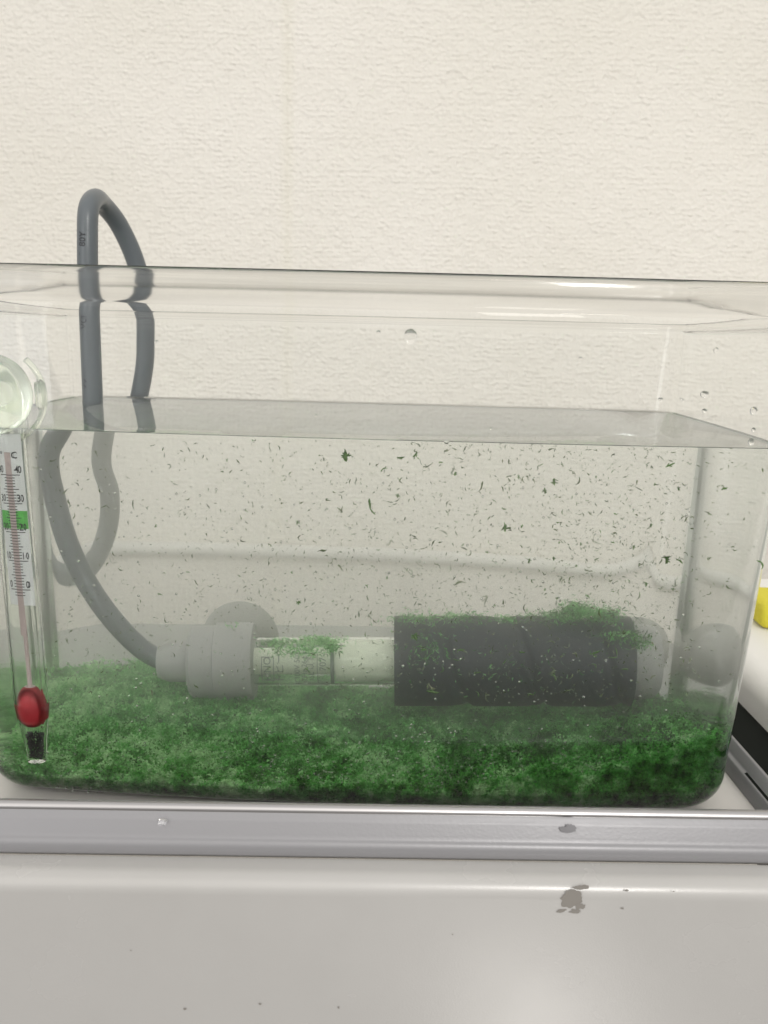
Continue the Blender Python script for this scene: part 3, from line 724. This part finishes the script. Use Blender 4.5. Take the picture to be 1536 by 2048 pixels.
kinds = [rg.choice(['worm', 'worm', 'bush', 'bush', 'star']) for _ in spots]
for i, (px, py) in enumerate(spots):
    tag(sprig(px, py, .004 + .05 * rg.random() ** 1.5, rg.uniform(7, 15), kinds[i], 100 + i),
        {'worm': 'thin curled', 'bush': 'stubby branching', 'star': 'spiky tangled'}[kinds[i]] + ' moss sprig ' + ('just under the waterline' if spots[i][1] < 985 else 'halfway down the water' if spots[i][1] < 1110 else 'low in the water') + (' above the heater lettering' if spots[i][0] < 700 else ' above the left half of the black sleeve' if spots[i][0] < 1020 else ' above the right half of the black sleeve' if spots[i][0] < 1255 else ' near the right corner edge'), 'moss sprig', 'moss sprigs drifting in the water')
for i, (px, py) in enumerate([(846, 1300), (920, 1300), (905, 1318), (880, 1345), (948, 1350), (1005, 1330), (1043, 1305), (1060, 1390), (955, 1395), (1183, 1330), (1235, 1315), (1230, 1296), (1190, 1310), (1250, 1340), (1110, 1350), (870, 1322)]):
    tag(sprig(px, py, .006 + .03 * rg.random(), rg.uniform(14, 28), rg.choice(['worm', 'bush', 'worm']), 300 + i), 'pale curled moss sprig in front of the ' + ('upper ' if py < 1325 else 'lower ') + ('left part' if px < 960 else 'middle' if px < 1110 else 'right part') + ' of the black sleeve', 'moss sprig', 'moss sprigs in front of the black sleeve')

# ------------------------------------------------------------------ bubbles clinging to the pane
bm0 = bmesh.new(); bmesh.ops.create_icosphere(bm0, subdivisions=2, radius=1)
bv = np.array([v_.co[:] for v_ in bm0.verts]); bf = np.array([[v_.index for v_ in f.verts] for f in bm0.faces]); bm0.free()
BV = []; BF = []; nb_ = 0
def add_bubble(px, py, rad):
    global nb_
    p = np.array(pane_at(px, py, True)) + np.array(PN) * (rad * .9 + .00005)
    BV.append(p + bv * rad); BF.append(bf + nb_ * len(bv)); nb_ += 1
for _ in range(800):
    px = rng.normal(820, 330); py = 1600 - abs(rng.normal(0, 75)) - 12
    if 110 < px < 1440: add_bubble(px, py, rng.choice([.00018, .00025, .00033, .00045]))
for _ in range(560):
    px = rng.uniform(80, 1440); py = rng.uniform(960, 1580) if rng.uniform() < .8 else rng.uniform(900, 1580)
    add_bubble(px, py, rng.choice([.00018, .00026, .00033, .00046]))
me = bpy.data.meshes.new('air_bubbles'); V = np.concatenate(BV); Fb = np.concatenate(BF)
me.from_pydata(V.tolist(), [], Fb[:, ::-1].tolist())
tag(link('air_bubbles', me, M_bub, None, True), 'hundreds of tiny air bubbles clinging to the inside of the front pane', 'bubbles', kind='stuff')

# ------------------------------------------------------------------ drops on the dry part of the pane
def drop(px, py, rx, ry, tilt=0):
    c = pane_at(px, py); s_ = (CAM - c).length / F
    V = [(0, 0, 0)]; Fc = []; n = 20; m_ = 6
    bm = bmesh.new(); bmesh.ops.create_uvsphere(bm, u_segments=24, v_segments=14, radius=1)
    for v_ in bm.verts:
        z = v_.co.z; sag = 1 + .14 * v_.co.y * -1
        v_.co.x *= rx * s_ * sag; v_.co.y *= ry * s_; v_.co.z = z * min(rx, ry) * s_ * (1.35 if z < 0 else .10)
    o = bmo('water_drop', bm, M_drop, None, True)
    ex_ = Matrix.Rotation(YAW, 3, 'Z') @ Vector((math.cos(tilt), 0, math.sin(tilt)))
    orient(o, c - PN * .00003, PN, ex_)
    return o
# orient(): local z points into the tank, so local y points down -> sag uses -y
drops = [(821, 674, 12.5, 16, 'largest round water drop on the pane right of centre below the rim'), (757, 666, 4, 4.5, 'tiny water drop left of the largest drop on the pane'),
    (1409, 789, 7, 6, 'round water drop above the water corner at right'), (1409, 822, 4.5, 4, 'small water drop below the round one near the right corner'),
    (1507, 822, 6, 7, 'round water drop highest near the right edge just above the waterline'), (1507, 860, 3.5, 4, 'small water drop between two others near the right edge'), (1502, 884, 5, 6, 'tall water drop on the waterline at the right edge'),
    (1432, 701, 4, 5, 'small lone water drop high on the pane at right'), (1161, 717, 3.5, 3, 'tiny tilted water drop right of centre on the dry pane'), (1364, 800, 5, 2.2, 'thin slanted water drop at right above the water corner'),
    (893, 884, 4.5, 4, 'small bright water drop just above the waterline at centre'), (1321, 799, 4, 3.4, 'small water drop right above the water corner'), (1305, 898, 2.6, 2.2, 'pinhead water drop touching the waterline right of centre'),
    (632, 831, 3, 3, 'pinhead water drop over the water surface left of centre'), (313, 684, 3, 3.4, 'pinhead water drop right of the rear cable strand'), (982, 857, 2.4, 2.4, 'pinhead water drop over the water surface right of centre')]
for i, (px, py, a, b_, lb) in enumerate(drops):
    tag(drop(px, py, a * (1.15 if a < 8 else 1), b_ * (1.15 if a < 8 else 1), -.6 if i in (9, 8) else 0), lb, 'water drop', 'water drops on the front pane')
# drop on the rail
p = Matrix.Rotation(CY, 3, 'Z') @ rail_pt(326, 1641, -.0238)
o = drop(326, 1641, 8, 6); o.location = p + Vector((0, -.0006, 0)); tag(o, 'round water drop on the steel rail below the tank', 'water drop')
